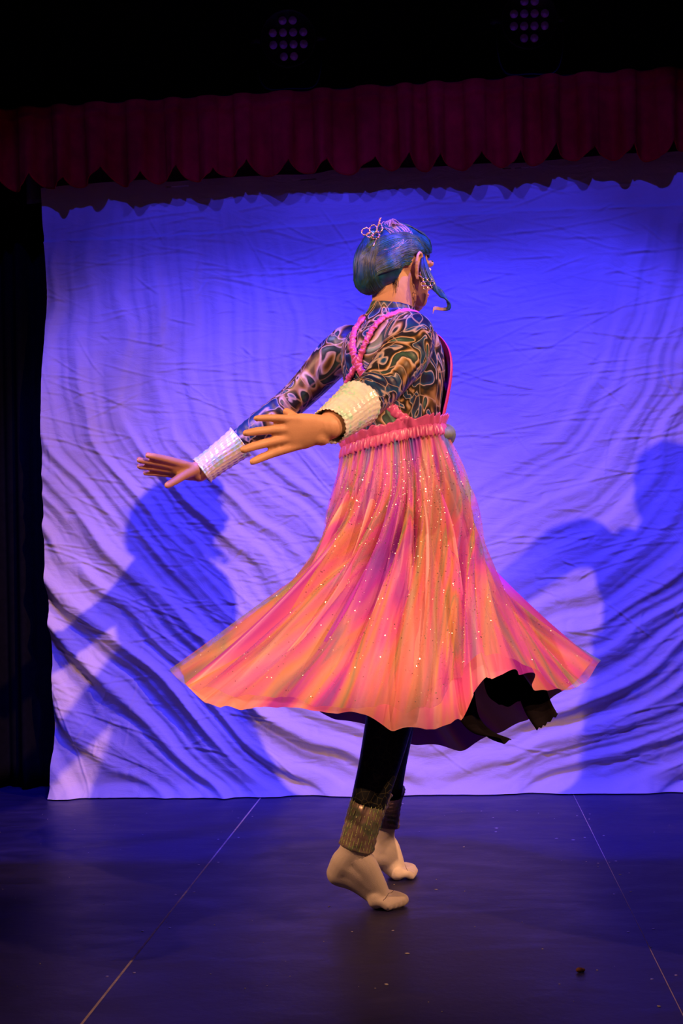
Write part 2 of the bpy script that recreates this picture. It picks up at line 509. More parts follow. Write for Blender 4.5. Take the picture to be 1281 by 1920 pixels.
def grid_obj(name, X, Y, Z, mat, uv=None, parent=None, wrap=False):
    nz, nx = X.shape
    vs = np.stack([X, Y, Z], -1).reshape(-1, 3)
    idx = np.arange(nz * nx).reshape(nz, nx)
    if wrap:
        a = idx[:-1]; b = np.roll(idx, -1, 1)[:-1]; c = np.roll(idx, -1, 1)[1:]; d = idx[1:]
    else:
        a = idx[:-1, :-1]; b = idx[:-1, 1:]; c = idx[1:, 1:]; d = idx[1:, :-1]
    fs = np.stack([a, b, c, d], -1).reshape(-1, 4)
    m = bpy.data.meshes.new(name)
    m.vertices.add(len(vs)); m.vertices.foreach_set('co', vs.astype(np.float32).ravel())
    m.loops.add(fs.size); m.loops.foreach_set('vertex_index', fs.astype(np.int32).ravel())
    m.polygons.add(len(fs)); m.polygons.foreach_set('loop_start', np.arange(0, fs.size, 4, dtype=np.int32))
    m.update(calc_edges=True)
    m.polygons.foreach_set('use_smooth', [True] * len(fs))
    if uv is not None:
        U, V = uv
        if wrap:
            nxt = np.concatenate([U[:, 1:], U[:, :1] + 1], 1)
            ul = np.stack([U[:-1], nxt[:-1], nxt[1:], U[1:]], -1).reshape(-1)
        else:
            ul = np.stack([U[:-1, :-1], U[:-1, 1:], U[1:, 1:], U[1:, :-1]], -1).reshape(-1)
        uu = U.reshape(-1)[fs.ravel()] if not wrap else ul
        vv = V.reshape(-1)[fs.ravel()]
        l = m.uv_layers.new(name='UVMap')
        l.data.foreach_set('uv', np.stack([uu, vv], -1).astype(np.float32).ravel())
    m.validate()
    m.materials.append(mat)
    o = bpy.data.objects.new(name, m)
    link(o, parent)
    if parent is not None: m.transform(Matrix.Translation(-Vector(parent.location)))
    return o

# ---- backdrop sheet with hanging folds
def smooth_noise(nz, nx, cz, cx):
    a = rng.standard_normal((cz + 3, cx + 3))
    zi = np.linspace(0, cz, nz); xi = np.linspace(0, cx, nx)
    def interp(arr, t, axis):
        i = np.floor(t).astype(int); f = t - i; f = f * f * (3 - 2 * f)
        A = np.take(arr, i, axis); B = np.take(arr, i + 1, axis)
        sh = [1, 1]; sh[axis] = -1
        return A * (1 - f.reshape(sh)) + B * f.reshape(sh)
    return interp(interp(a, zi, 0), xi, 1)
NX, NZ = 800, 680
x0, x1, zt = -1.525, 1.30, 2.30
S, T = np.meshgrid(np.linspace(0, 1, NX), np.linspace(0, 1, NZ))
X = x0 + (x1 - x0) * S
Z = zt * (1 - T) + 0.004
cx, cz = 0.02, 2.05
nx_ = (X - cx) / 1.62; nz_ = np.clip((cz - Z) / 2.05, -0.2, 2)
nzp = np.maximum(nz_, 0)
r = (np.abs(nx_) ** 1.9 + nzp ** 1.9 + 1e-6) ** (1 / 1.9)
r = r + 0.035 * smooth_noise(NZ, NX, 5, 6) + 0.008 * smooth_noise(NZ, NX, 16, 18)
ang = np.arctan2(nzp, np.abs(nx_) + 1e-6)
amp = np.clip((r - 0.18) / 0.55, 0, 1) ** 1.1 * (0.45 + 0.55 * np.sin(np.clip(ang, 0, 1.57) * 2) ** 0.8)
amp = amp * np.clip(T * 9, 0.05, 1)
fold = np.zeros_like(X)
for k, a_, ph in ((8.5, 0.0125, 0.4), (14.3, 0.011, 2.1), (23.0, 0.006, 1.0), (37.0, 0.003, 4.0)):
    s_ = np.sin(2 * np.pi * k * r + ph + 1.3 * smooth_noise(NZ, NX, 4, 4))
    fold += a_ * (s_ + 0.35 * np.abs(s_)) * (0.6 + 0.5 * smooth_noise(NZ, NX, 6, 6))
D = -fold * amp
D += 0.010 * smooth_noise(NZ, NX, 6, 9) * np.clip(T * 6, 0, 1)
# stitched seam across the sheet
zseam = 2.105 + 0.012 * np.sin(X * 2.1 + 1.0)
ds = Z - zseam
D += -0.004 * np.exp(-(ds / 0.006) ** 2) + 0.003 * np.tanh(ds / 0.004) * np.exp(-(ds / 0.05) ** 2)
# small vertical puckers under the seam
D += 0.004 * smooth_noise(NZ, NX, 2, 60) * np.exp(-np.clip(-ds, 0, 9) / 0.10) * (ds < 0)
# sharp creases left by folding and handling
for _ in range(900):
    px, pz = rng.uniform(x0, x1), rng.uniform(0.1, 2.2)
    side = (px - cx) / 1.5
    slope = rng.normal(0, 0.22) + 0.28 * side * (1 - pz / 2.2) * 2.0
    if pz < 0.45: slope = rng.normal(0, 0.18) + 0.35 * side
    L = rng.uniform(0.05, 0.30) if rng.random() < 0.8 else rng.uniform(0.3, 0.8)
    th = math.atan(slope)
    if rng.random() < 0.22: th += rng.normal(0, 0.8)
    ct, st = math.cos(th), math.sin(th)
    ii = (np.abs(X[0] - px) < L * 0.55 + 0.02)
    jj = (np.abs(Z[:, 0] - pz) < L * 0.55 + 0.02)
    sub = np.ix_(jj, ii)
    if sub[0].size == 0 or sub[1].size == 0: continue
    u_ = (X[sub] - px) * ct + (Z[sub] - pz) * st
    v_ = -(X[sub] - px) * st + (Z[sub] - pz) * ct
    v_ = v_ + 0.03 * rng.normal() * (u_ / L) ** 2 * L * 4 + 0.0012 * np.sin(u_ * 30 + px * 9)
    env = np.clip(1 - (2 * np.abs(u_) / L) ** 2, 0, 1)
    h_ = rng.uniform(0.0006, 0.0030)
    D[sub] += -h_ * env * (np.exp(-(v_ / 0.0045) ** 2) - 0.6 * np.exp(-((v_ + 0.009) / 0.007) ** 2))
# fine crumple
for cells, a_ in ((36, 0.0020), (80, 0.0014)):
    nn = smooth_noise(NZ, NX, cells, cells)
    D += a_ * (1 - np.abs(nn)) * np.clip(0.35 + T, 0, 1)
X = X + 0.010 * np.sin(T * 9) * (1 - S) ** 30
Z = Z + 0.005 * smooth_noise(NZ, NX, 2, 22) * (T < 0.01)
# lower hem curls a little towards the audience
D += -0.035 * np.clip((T - 0.975) / 0.025, 0, 1) ** 2
Yg = YB + D
sheet = grid_obj('backdrop_sheet', X, Yg, Z, MAT['sheet'])
tag(sheet, 'large creased cream cotton sheet hung as backdrop behind the dancer', 'backdrop')
bat = Geo()
bat.tube([(-2.5, YB + 0.10, 2.29), (2.6, YB + 0.10, 2.29)], 0.022, 12)
tag(bat.obj('backdrop_batten', MAT['metal']), 'black horizontal pipe behind the top edge of the sheet', 'pipe')

# ---- grey scrim strip behind the valance arches
Xs, Ts = np.meshgrid(np.linspace(-1.6, 1.7, 240), np.linspace(0, 1, 8))
Zs = 2.26 + 0.16 * (1 - Ts)
Ysc = YB + 0.045 + 0.006 * np.sin(Xs * 23) + 0.004 * np.sin(Xs * 51 + 1)
scr = grid_obj('border_cloth', Xs, Ysc, Zs, simple('grey_border_cloth', (0.20, 0.19, 0.24), 0.9))
scr.modifiers.new('thickness', 'SOLIDIFY').thickness = 0.002
tag(scr, 'narrow grey border cloth showing in the arches below the red valance', 'cloth')

# ---- red valance
YV = 4.36
nxv, nzv = 1500, 36
xv = np.linspace(-2.4, 2.2, nxv)
ph = np.cumsum(np.interp(xv, np.linspace(-2.4, 2.2, 46), rng.uniform(30, 62, 46))) * (xv[1] - xv[0])
depth = np.interp(xv, np.linspace(-2.4, 2.2, 40), rng.uniform(0.025, 0.048, 40))
wave = np.sin(ph); wave = np.sign(wave) * np.abs(wave) ** 0.7
Xv, Tv = np.meshgrid(xv, np.linspace(0, 1, nzv))
ztop, zbot = 2.570, 2.288
drop = np.interp(xv, np.linspace(-2.4, 2.2, 60), rng.uniform(-0.020, 0.018, 60))
Zv = ztop + (zbot + drop + 0.050 * (0.5 - np.abs(np.cos(ph * 0.5 + 0.3)) ** 0.6) - ztop) * Tv
Yv = YV - (wave * depth) * (0.35 + 0.65 * Tv) + 0.006 * np.sin(ph * 2.3) * Tv
Yv += -0.016 * np.exp(-((Tv - 0.16) / 0.03) ** 2) * 0.5
Xv = Xv + 0.006 * np.cos(ph) * Tv
val = grid_obj('valance_curtain', Xv, Yv, Zv, MAT['velvet'])
val.modifiers.new('thickness', 'SOLIDIFY').thickness = 0.003
tag(val, 'dark red pleated valance across the top of the backdrop', 'curtain')
rail = Geo().tube([(-3.99, YV + 0.09, 2.585), (3.99, YV + 0.09, 2.585)], 0.018, 14)
railo = rail.obj('curtain_rail', MAT['metal'])
tag(railo, 'black horizontal rail carrying the red valance', 'rail')

# ---- black side drape
xd = np.linspace(-3.9, -1.44, 400)
Xd, Td = np.meshgrid(xd, np.linspace(0, 1, 30))
Yd = YB + 0.20 + 0.035 * np.sin(Xd * 42) * (0.6 + 0.4 * Td) + 0.015 * np.sin(Xd * 95 + 1)
Zd = 2.75 * (1 - Td) + 0.004
dr = grid_obj('side_drape', Xd, Yd, Zd, MAT['black'])
dr.modifiers.new('thickness', 'SOLIDIFY').thickness = 0.003
tag(dr, 'black stage drape hanging beside the left edge of the sheet', 'curtain')
# ---- stage lights above the valance
def ring_pts(c, ax, ay, r, n=28):
    return [c + (ax * math.cos(q) + ay * math.sin(q)) * r for q in (2 * math.pi * j / n for j in range(n))]
def stage_light(cpt, tilt, yaw, label, hang_x):
    root = empty('stage_light', (cpt.x, cpt.y, cpt.z))
    tag(root, label, 'stage light', 'unlit lamps above the red valance')
    R = Matrix.Rotation(math.radians(yaw), 4, 'Z') @ Matrix.Rotation(math.radians(tilt), 4, 'X')
    fw = (R @ Vector((0, -1, 0))); ax = (R @ Vector((1, 0, 0))); ay = (R @ Vector((0, 0, 1)))
    o0 = Vector((0, 0, 0))
    hs = Geo()
    hs.loft([ring_pts(o0 + fw * d, ax, ay, r_) for d, r_ in ((-0.10, 0.045), (-0.095, 0.075), (-0.03, 0.098), (0.004, 0.104), (0.018, 0.104), (0.018, 0.097), (0.006, 0.094))])
    obj_local('housing', hs.v, hs.f, MAT['metal'], root)
    lensmesh = None
    sp = 0.0375
    rows = [(-0.5, 0.5), (-1.5, -0.5, 0.5, 1.5), (-1.5, -0.5, 0.5, 1.5), (-0.5, 0.5)]
    for j, row in enumerate(rows):
        for c_ in row:
            c = ax * (c_ * sp) + ay * ((1.5 - j) * sp * 1.12) + fw * 0.008
            if lensmesh is None:
                lg = Geo()
                lg.loft([ring_pts(fw * d, ax, ay, r_, 14) for d, r_ in ((-0.003, 0.0155), (0.004, 0.0155), (0.008, 0.013), (0.0105, 0.008), (0.0115, 0.002))])
                lo = obj_local('lens', lg.v, lg.f, MAT['lens'], root); lensmesh = lo.data
            else:
                lo = link(bpy.data.objects.new('lens', lensmesh), root)
            lo.location = c
    yk = Geo()
    side = 0.118
    up = Vector((0, 0, 1)); axh = Vector((ax.x, ax.y, 0)).normalized()
    base_z = 2.614 - cpt.z
    yb = YV + 0.09 - cpt.y
    pth = [axh * -side, axh * -side + up * (base_z * 0.6), axh * (-side * 0.75) + Vector((0, yb * 0.6, base_z)), Vector((0, yb, base_z)), axh * (side * 0.75) + Vector((0, yb * 0.6, base_z)), axh * side + up * (base_z * 0.6), axh * side]
    yk.tube(catmull(pth, 30), 0.009, 8, flat=0.5)
    obj_local('yoke', yk.v, yk.f, MAT['metal'], root)
    for s in (-1, 1):
        kn = Geo(); kn.tube([axh * s * 0.098, axh * s * 0.140], [0.016, 0.014], 12)
        obj_local('tilt_knob', kn.v, kn.f, MAT['metal'], root)
    cb = Geo(); cb.tube(catmull([-fw * 0.09, -fw * 0.16 + up * -0.03, -fw * 0.17 + up * 0.12, -fw * 0.12 + up * 0.4, -fw * 0.1 + up * 1.0], 24), 0.006, 8)
    obj_local('power_cable', cb.v, cb.f, MAT['metal'], root)
    return root
stage_light(P(541, 73, 4.42), 14, 4, 'unlit round stage lamp with twelve lenses nearer the middle of the valance', 0)
stage_light(P(992, 38, 4.42), 14, 6, 'unlit round stage lamp with twelve lenses at upper right, cut by the frame', 0)

# ------------------------------------------------------------------ floor flecks and crumb
fg = Geo()
spots_px = [(925, 1533), (931, 1553), (1105, 1536), (1107, 1552), (903, 1521), (1044, 1572), (1143, 1617), (1163, 1640), (818, 1668), (755, 1507), (970, 1520), (140, 1556), (275, 1525), (545, 1500), (737, 1745), (764, 1788), (725, 1846), (1236, 1887), (1180, 1637), (930, 1560), (1040, 1535), (1010, 1525), (870, 1588), (1075, 1575), (640, 1660), (617, 1700)]
for k in range(70): spots_px.append((random.uniform(0, 1281), random.uniform(1500, 1900)))
for k, (a, b_) in enumerate(spots_px):
    c = FL(a, b_); c.z = 0.0009
    rr = random.uniform(0.0016, 0.0042) if k < 26 else random.uniform(0.0008, 0.0018)
    an = random.uniform(0, 3)
    pts = [c + Vector((math.cos(an + q) * rr * (1.6 if q in (0, 3) else 0.8), math.sin(an + q) * rr, 0)) for q in (0, 1.2, 2.2, 3, 4.1, 5.2)]
    low = [p - Vector((0, 0, 0.0008)) for p in pts]
    fg.loft([low, pts])
fl = fg.obj('floor_flecks', MAT['fleck'], smooth=False)
tag(fl, 'tiny pale flecks scattered over the black stage floor', 'flecks', kind='stuff')
c = FL(1087, 1823)
cg = Geo(); cg.ellipsoid(c + Vector((0, 0, 0.005)), (0.008, 0.002, 0), (-0.001, 0.006, 0), (0, 0, 0.005), 9, 6)
cg.ellipsoid(c + Vector((0.007, 0.002, 0.004)), (0.005, 0, 0), (0, 0.004, 0), (0, 0, 0.004), 8, 5)
tag(cg.obj('crumb', MAT['crumb']), 'small brown crumb on the floor at lower right', 'crumb')

# ------------------------------------------------------------------ the dancer
Y0 = 3.16
DD = Vector((0.80, 0.60, 0)); SS = Vector((0.60, -0.80, 0)); UP = Vector((0, 0, 1))
base = FL(712, 1702)
person = empty('person', (base.x, base.y, 0))
tag(person, 'dancer with blue pinned-up hair twirling in a flared pink and rainbow skirt, arms swept back', 'person')

TORSO = [  # py, px, half width, half depth
    (985, 733, .122, .095), (940, 733, .138, .100), (890, 734, .140, .102), (840, 735, .134, .100), (800, 738, .132, .100), (750, 739, .140, .108),
    (705, 738, .152, .116), (668, 734, .160, .113), (640, 729, .160, .098), (620, 727, .135, .082), (604, 730, .085, .068), (590, 737, .062, .060)]
def torso_rings(extra, seg=40, lo=0, hi=None):
    out = []
    for (py, px, a, b_) in TORSO[lo:hi]:
        c = P(px, py, Y0)
        out.append([c + SS * ((a + extra) * math.cos(q)) + DD * ((b_ + extra) * math.sin(q)) for q in (2 * math.pi * j / seg for j in range(seg))])
    return out
R_ARM = [P(768, 632, Y0 - .115), P(762, 662, Y0 - .17), P(735, 697, Y0 - .25), P(706, 732, Y0 - .32), P(668, 760, Y0 - .41), P(618, 799, Y0 - .52)]
R_RAD = [.060, .057, .050, .043, .042, .030]
L_ARM = [P(655, 652, Y0 + .12), P(622, 676, Y0 + .15), P(585, 716, Y0 + .165), P(545, 755, Y0 + .175), P(490, 800, Y0 + .17), P(440, 837, Y0 + .16), P(374, 886, Y0 + .14)]
L_RAD = [.058, .050, .043, .038, .037, .031, .026]
def arm(g, pts, rad, extra, n=26, cut=1.0):
    p = catmull(pts, n); r_ = lerps(rad, n)
    k = max(3, int(n * cut))
    g.tube(p[:k], [x + extra for x in r_[:k]], 20, round_ends=True)
# legs: foot positions come from the floor contact of the balls of the feet
nb = FL(712, 1700); fb = FL(742, 1647)
YN, YF = nb.y, fb.y
R_LEG = [P(748, 925, Y0 - .06), P(752, 1060, Y0 - .07), P(752, 1190, Y0 - .08), P(738, 1310, Y0 - .085), P(712, 1430, Y0 - .09), P(684, 1530, YN + .0), P(666, 1592, YN)]
R_LRAD = [.078, .070, .060, .058, .046, .036, .034]
L_LEG = [P(716, 925, Y0 + .07), P(735, 1060, Y0 + .08), P(748, 1190, Y0 + .09), P(742, 1310, Y0 + .11), P(728, 1430, Y0 + .14), P(722, 1510, YF), P(716, 1572, YF)]
L_LRAD = [.078, .070, .058, .056, .044, .034, .032]
def foot(g, ankle, heel, ball, shin, extra, r_ank, dirv):
    e = extra
    side = Vector((dirv.y, -dirv.x, 0))
    mid = ankle.lerp(ball, 0.5)
    g.tube(catmull([shin, ankle, ankle.lerp(heel, .55), heel], 10), [x + e for x in lerps([r_ank, r_ank + .001, .036, .030], 10)], 18, round_ends=True)
    g.tube(catmull([heel, heel.lerp(ball, .45) + UP * .012, ball], 10), [x + e for x in lerps([.030, .031, .024], 10)], 18, round_ends=True)
    g.tube(catmull([ankle, ankle.lerp(ball, .42) + UP * .010, ball + UP * .006], 10), [x + e for x in lerps([.033, .034, .025], 10)], 18, round_ends=True)
    g.tube(catmull([ankle.lerp(heel, .5), ankle.lerp(heel, .5).lerp(ball, .5) + UP * .010, ball + UP * .004], 10), [x + e for x in lerps([.036, .034, .024], 10)], 18, round_ends=True)
    # ball width across the foot and five toes
    g.tube([ball - side * .020 - UP * .003, ball + side * .020 - UP * .003], [.0205 + e, .0195 + e], 16, round_ends=True)
    for k in range(5):
        s = (k - 2) / 2
        L = (.052, .054, .049, .043, .036)[k]
        rr = (.0125, .0105, .0100, .0095, .0090)[k]
        st = ball - side * (s * -.029) + Vector((0, 0, -.006))
        tp = st + dirv * L
        tp.z = rr + e + 0.0005; 
        kn = st.lerp(tp, .6); kn.z = max(kn.z, rr + e) + .004
        g.tube(catmull([st, kn, tp], 7), [x + e for x in lerps([rr + .003, rr, rr], 7)], 10, round_ends=True)
dirN = Vector((0.93, -0.36, 0)).normalized(); dirF = Vector((0.96, 0.28, 0)).normalized()
FOOT_N = dict(ankle=P(662, 1598, YN), heel=P(636, 1637, YN + .01), ball=Vector((nb.x, nb.y, .0245)), shin=P(680, 1545, YN), dirv=dirN)
FOOT_F = dict(ankle=P(715, 1578, YF), heel=P(706, 1606, YF - .02), ball=Vector((fb.x, fb.y, .0245)), shin=P(720, 1530, YF), dirv=dirF)

# head frame
HD = Vector((0.69, 0.72, -0.06)).normalized(); HS = Vector((HD.y, -HD.x, 0)).normalized(); HU = HS.cross(HD)
HC = P(748, 500, Y0 + .005)
def H(f, s, u): return HC + HD * f + HS * s + HU * u

def hand(g, wrist, palm_dir, normal, spread, length=.178, curl=.15, thumb_side=1, thumb_dir=None, width=.040, finger_lift=(0, 0, 0, 0)):
    d = palm_dir.normalized(); n = (normal - d * normal.dot(d)).normalized(); s = n.cross(d) * thumb_side
    pl = length * .47
    # palm
    rings = []
    for t, hw, ht in ((-.10, .024, .019), (.0, .027, .018), (.25, .034, .016), (.6, width, .0145), (.9, width * .98, .012), (1.0, width * .9, .010)):
        c = wrist + d * (pl * t)
        rings.append([c + s * (hw * math.cos(q)) + n * (ht * math.sin(q)) for q in (2 * math.pi * j / 20 for j in range(20))])
    g.loft(rings)
    tips = []
    for k in range(4):      # index .. little
        off = (1.5 - k) / 1.5 * (width - .0095)
        L = length * (.50, .55, .51, .41)[k]
        rr = (.0096, .0099, .0094, .0084)[k]
        a = spread[k]
        st = wrist + d * (pl * (.93, 1.0, .96, .87)[k]) + s * off
        dv = (d * math.cos(a) + s * math.sin(a) + n * finger_lift[k]).normalized()
        p = [st - dv * .02]
        cur = st; bend = 0
        for seg_, fr in ((0, .45), (1, .30), (2, .25)):
            bend += curl * (.5 if seg_ == 0 else 1.0)
            dd = (dv * math.cos(bend) - n * math.sin(bend)).normalized()
            p.append(cur); cur = cur + dd * (L * fr)
        p.append(cur)
        g.tube(p, [rr + .001, rr + .0012, rr + .0005, rr, rr * .82], 12, round_ends=True)
        tips.append((cur, dd, rr, n))
    td = thumb_dir.normalized()
    st = wrist + d * (pl * .18) + s * .020
    k1 = st + (td * .75 + d * .35).normalized() * .040
    k2 = k1 + (td * .9 + d * .25).normalized() * .030
    k3 = k2 + (td * .85 + d * .35).normalized() * .024
    g.tube([st, k1, k2, k3], [.019, .0140, .0115, .0095], 14, round_ends=True)
    tips.append((k3, (k3 - k2).normalized(), .0085, n))
    return tips

body = Geo()
body.loft(torso_rings(0))
arm(body, R_ARM, R_RAD, 0); arm(body, L_ARM, L_RAD, 0)
for pts, rad in ((R_LEG, R_LRAD), (L_LEG, L_LRAD)):
    body.tube(catmull(pts, 30), lerps(rad, 30), 22, round_ends=True)
foot(body, extra=0, r_ank=.033, **FOOT_N); foot(body, extra=0, r_ank=.031, **FOOT_F)
# neck and head
body.tube(catmull([P(730, 606, Y0), P(737, 580, Y0), H(-.022, .0, -.065), H(-.008, 0, -.02)], 14), lerps([.062, .054, .053, .056], 14), 24)
body.ellipsoid(H(-.012, 0, .025), HS * .073, HD * .092, HU * .075, 32, 20)
body.ellipsoid(H(.030, 0, -.035), HS * .058, HD * .058, HU * .074, 28, 16)
body.ellipsoid(H(.055, 0, -.088), HS * .030, HD * .028, HU * .024, 20, 10)
body.tube([H(.030, .052, -.045), H(.052, .030, -.086)], [.022, .018], 12, round_ends=True)
body.tube([H(.030, -.052, -.045), H(.052, -.030, -.086)], [.022, .018], 12, round_ends=True)
body.tube([H(.083, 0, .002), H(.096, 0, -.022), H(.104, 0, -.036)], [.007, .010, .0115], 12, round_ends=True)
for s in (-1, 1):
    body.ellipsoid(H(.094, s * .010, -.039), HS * .009, HD * .009, HU * .008, 10, 6)
    body.tube([H(.078, s * .008, .014), H(.078, s * .040, .016)], [.010, .009], 10, round_ends=True)     # brow
    body.ellipsoid(H(.064, s * .038, -.022), HS * .018, HD * .016, HU * .014, 12, 8)                       # cheekbone
    # ear: rim, lobe and inner bowl
    e0 = [H(-.002, s * .070, -.036), H(-.012, s * .079, -.018), H(-.016, s * .085, .004), H(-.008, s * .085, .018), H(.006, s * .079, .014), H(.010, s * .072, -.002)]
    body.tube(catmull(e0, 16), .0048, 8, round_ends=True)
    body.ellipsoid(H(.000, s * .072, -.010), HS * .005, HD * .012, HU * .024, 12, 8)
    body.ellipsoid(H(.002, s * .070, -.040), HS * .005, HD * .009, HU * .010, 10, 6)
body.tube([H(.086, -.020, -.060), H(.094, 0, -.056), H(.086, .020, -.060)], [.004, .007, .004], 10, round_ends=True)
body.tube([H(.085, -.018, -.066), H(.092, 0, -.068), H(.085, .018, -.066)], [.004, .008, .004], 10, round_ends=True)
# hands
wR = R_ARM[-1] + (R_ARM[-1] - R_ARM[-2]).normalized() * .008
hr_dir = P(455, 826, Y0 - .57) - wR
tipsR = hand(body, wR, hr_dir, Vector((0.06, 0.92, 0.35)), (.13, .03, -.10, -.20), .192, .20, thumb_side=-1, thumb_dir=Vector((-.55, -.10, .75)), width=.041, finger_lift=(0, 0, .05, .1))
wL = L_ARM[-1] + (L_ARM[-1] - L_ARM[-2]).normalized() * .004
hl_dir = P(276, 868, Y0 + .06) - wL
tipsL = hand(body, wL, hl_dir, Vector((-.10, .55, .80)), (.10, .02, -.06, -.14), .172, .05, thumb_side=1, thumb_dir=Vector((-.50, -.25, -.55)), width=.038)
body_o, body_w = fuse('body', body, .0036, MAT['skin'], person, 3)
body_bvh = bvh_of(body_w)
# nails, eyes, lips
for tips in (tipsR, tipsL):
    for (p, d, r_, n) in tips:
        gg = Geo(); s = n.cross(d)
        gg.ellipsoid(p + n * (r_ * .62) - d * .001, s * (r_ * .6), d * (r_ * .75), n * (r_ * .28), 10, 6)
        gg.obj('fingernail', MAT['lip'], person)
for s in (-1, 1):
    gg = Geo(); gg.ellipsoid(H(.076, s * .030, .000), HS * .011, HD * .008, HU * .0065, 14, 8); gg.obj('eye', MAT['eye'], person)
    gg = Geo(); gg.tube(catmull([H(.087, s * .014, .019), H(.088, s * .030, .025), H(.076, s * .048, .020)], 8), lerps([.003, .0035, .002], 8), 8); gg.obj('eyebrow', MAT['hair_teal'], person)
gg = Geo(); gg.tube([H(.0905, -.019, -.061), H(.1005, 0, -.058), H(.0905, .019, -.061)], [.003, .005, .003], 10); gg.tube([H(.090, -.017, -.065), H(.098, 0, -.068), H(.090, .017, -.065)], [.003, .0055, .003], 10)
gg.obj('lips', MAT['lip'], person)

# bodysuit: torso, sleeves and collar in one skin
suit = Geo()
suit.loft(torso_rings(.005))
arm(suit, R_ARM, R_RAD, .0055, cut=.93); arm(suit, L_ARM, L_RAD, .0050, cut=.90)
suit.tube(catmull([P(729, 612, Y0), P(735, 588, Y0), P(738, 572, Y0)], 8), lerps([.074, .062, .060], 8), 28)
# gathers in the sleeves
for pts, n0, n1 in ((R_ARM, 6, 20), (L_ARM, 14, 22)):
    pp = catmull(pts, 26); rad = lerps(R_RAD if pts is R_ARM else L_RAD, 26)
    for k in range(n0, n1):
        t = (pp[k + 1] - pp[k]).normalized(); a = t.orthogonal().normalized(); b_ = t.cross(a)
        tl = random.uniform(-.3, .3)
        rg = [pp[k] + t * (tl * rad[k] * math.cos(q)) + (a * math.cos(q) + b_ * math.sin(q)) * (rad[k] + .0045 + .001 * math.sin(3 * q)) for q in np.linspace(0, 2 * math.pi, 21)[:-1]]
        suit.tube(rg, .0035, 6, closed=True)
suit_o, suit_w = fuse('bodysuit', suit, .0042, MAT['print'], person, 4)
suit_bvh = bvh_of(suit_w)

# leggings
leg = Geo()
for pts, rad, cut in ((R_LEG, R_LRAD, .80), (L_LEG, L_LRAD, .80)):
    p = catmull(pts, 40); r_ = lerps(rad, 40); k = int(40 * cut)
    leg.tube(p[:k], [x + .006 for x in r_[:k]], 24)
leg.loft(torso_rings(.004, lo=0, hi=3))
leg_o, _ = fuse('leggings', leg, .005, MAT['leggings'], person, 3)

# socks
for F, ra in ((FOOT_N, .033), (FOOT_F, .031)):
    sk = Geo(); foot(sk, extra=.0022, r_ank=ra, **F)
    so, sw = fuse('sock', sk, .0034, MAT['sock'], person, 5)
    bv = bvh_of(sw)
    b_ = F['ball']; dv = F['dirv']; side = Vector((dv.y, -dv.x, 0))
    pts = []
    for t in np.linspace(-1, 1, 14):
        q = b_ + dv * .026 + side * (.034 * t) + UP * .06
        hit = bv.ray_cast(q, Vector((0, 0, -1)))
        if hit[0] is not None: pts.append(hit[0])
    if len(pts) > 3:
        gg = Geo(); gg.tube(pts, .0009, 6)
        obj('toe_seam', gg.v, gg.f, MAT['seam'], so)

# cuffs
def sleeve_cuff(name, path, rad, mat, n_a=72, n_t=26, ruff=.0022, freq=26, flare=0.0, parent=person):
    p = catmull(path, n_t); r_ = lerps(rad, n_t)
    rings = []
    prev = None
    for i in range(n_t):
        t = (p[min(i + 1, n_t - 1)] - p[max(i - 1, 0)]).normalized()
        a = prev if prev is not None else t.orthogonal()
        a = (a - t * a.dot(t)).normalized(); prev = a; b_ = t.cross(a)
        s = i / (n_t - 1)
        fl = flare * (s ** 6 + (1 - s) ** 8)
        rings.append([p[i] + (a * math.cos(q) + b_ * math.sin(q)) * (r_[i] + fl * (1 + .2 * math.sin(q * 7)) + ruff * .7 * math.sin(q * freq + 1.4 * math.sin(s * 7 + q)) + .0012 * math.sin(s * 50 + q * 3))
                      for q in (2 * math.pi * j / n_a for j in range(n_a))])
    inner = [[p[i] + (v - p[i]) * (1 - .0015 / r_[i]) for v in rings[i]] for i in range(n_t)]
    gg = Geo(); gg.loft(rings + inner[::-1], closed=True, cap=False)
    return obj(name, gg.v, gg.f, mat, parent)
pr = catmull(R_ARM, 60); rr_ = lerps(R_RAD, 60)
sleeve_cuff('wrist_cuff', [pr[46], pr[52], pr[59]], [rr_[46] + .010, rr_[52] + .010, rr_[59] + .008], MAT['silver'], flare=.003)
pl_ = catmull(L_ARM, 60); rl_ = lerps(L_RAD, 60)
sleeve_cuff('wrist_cuff', [pl_[47], pl_[53], pl_[58]], [rl_[47] + .011, rl_[53] + .010, rl_[58] + .008], MAT['silver'], flare=.005)
pn = [P(701, 1478, YN + .02), P(684, 1530, YN + .0), P(668, 1588, YN)]
ca = sleeve_cuff('ankle_cuff', pn, [.046, .044, .041], MAT['sheer'], ruff=.0018, freq=30, flare=.004)
pf = [P(727, 1478, YF - .03), P(722, 1510, YF), P(719, 1549, YF)]
cb_ = sleeve_cuff('ankle_cuff', pf, [.044, .042, .040], MAT['sheer'], ruff=.0018, freq=30, flare=.004)
# foil glints on the near ankle cuff: short flecks standing on the pleats
gl = Geo()
pth = catmull(pn, 30)
for k in range(520):
    i = random.randint(3, 27); t = (pth[i + 1] - pth[i]).normalized(); a = t.orthogonal().normalized(); b_ = t.cross(a)
    q = round(random.uniform(0, 30)) / 30 * 2 * math.pi
    rad_ = .046 - .005 * i / 30 + .0012
    c = pth[i] + (a * math.cos(q) + b_ * math.sin(q)) * (rad_ + .0015)
    nrm = (a * math.cos(q) + b_ * math.sin(q)); tg = t.cross(nrm)
    L = random.uniform(.001, .006)
    gl.add([c - tg * .0006 - t * L, c + tg * .0006 - t * L, c + tg * .0006 + t * L + nrm * .001, c - tg * .0006 + t * L + nrm * .001], [(0, 1, 2, 3)])
o = obj('foil_glints', gl.v, gl.f, MAT['green_glint'], ca, smooth=False); tag(o, kind='stuff')

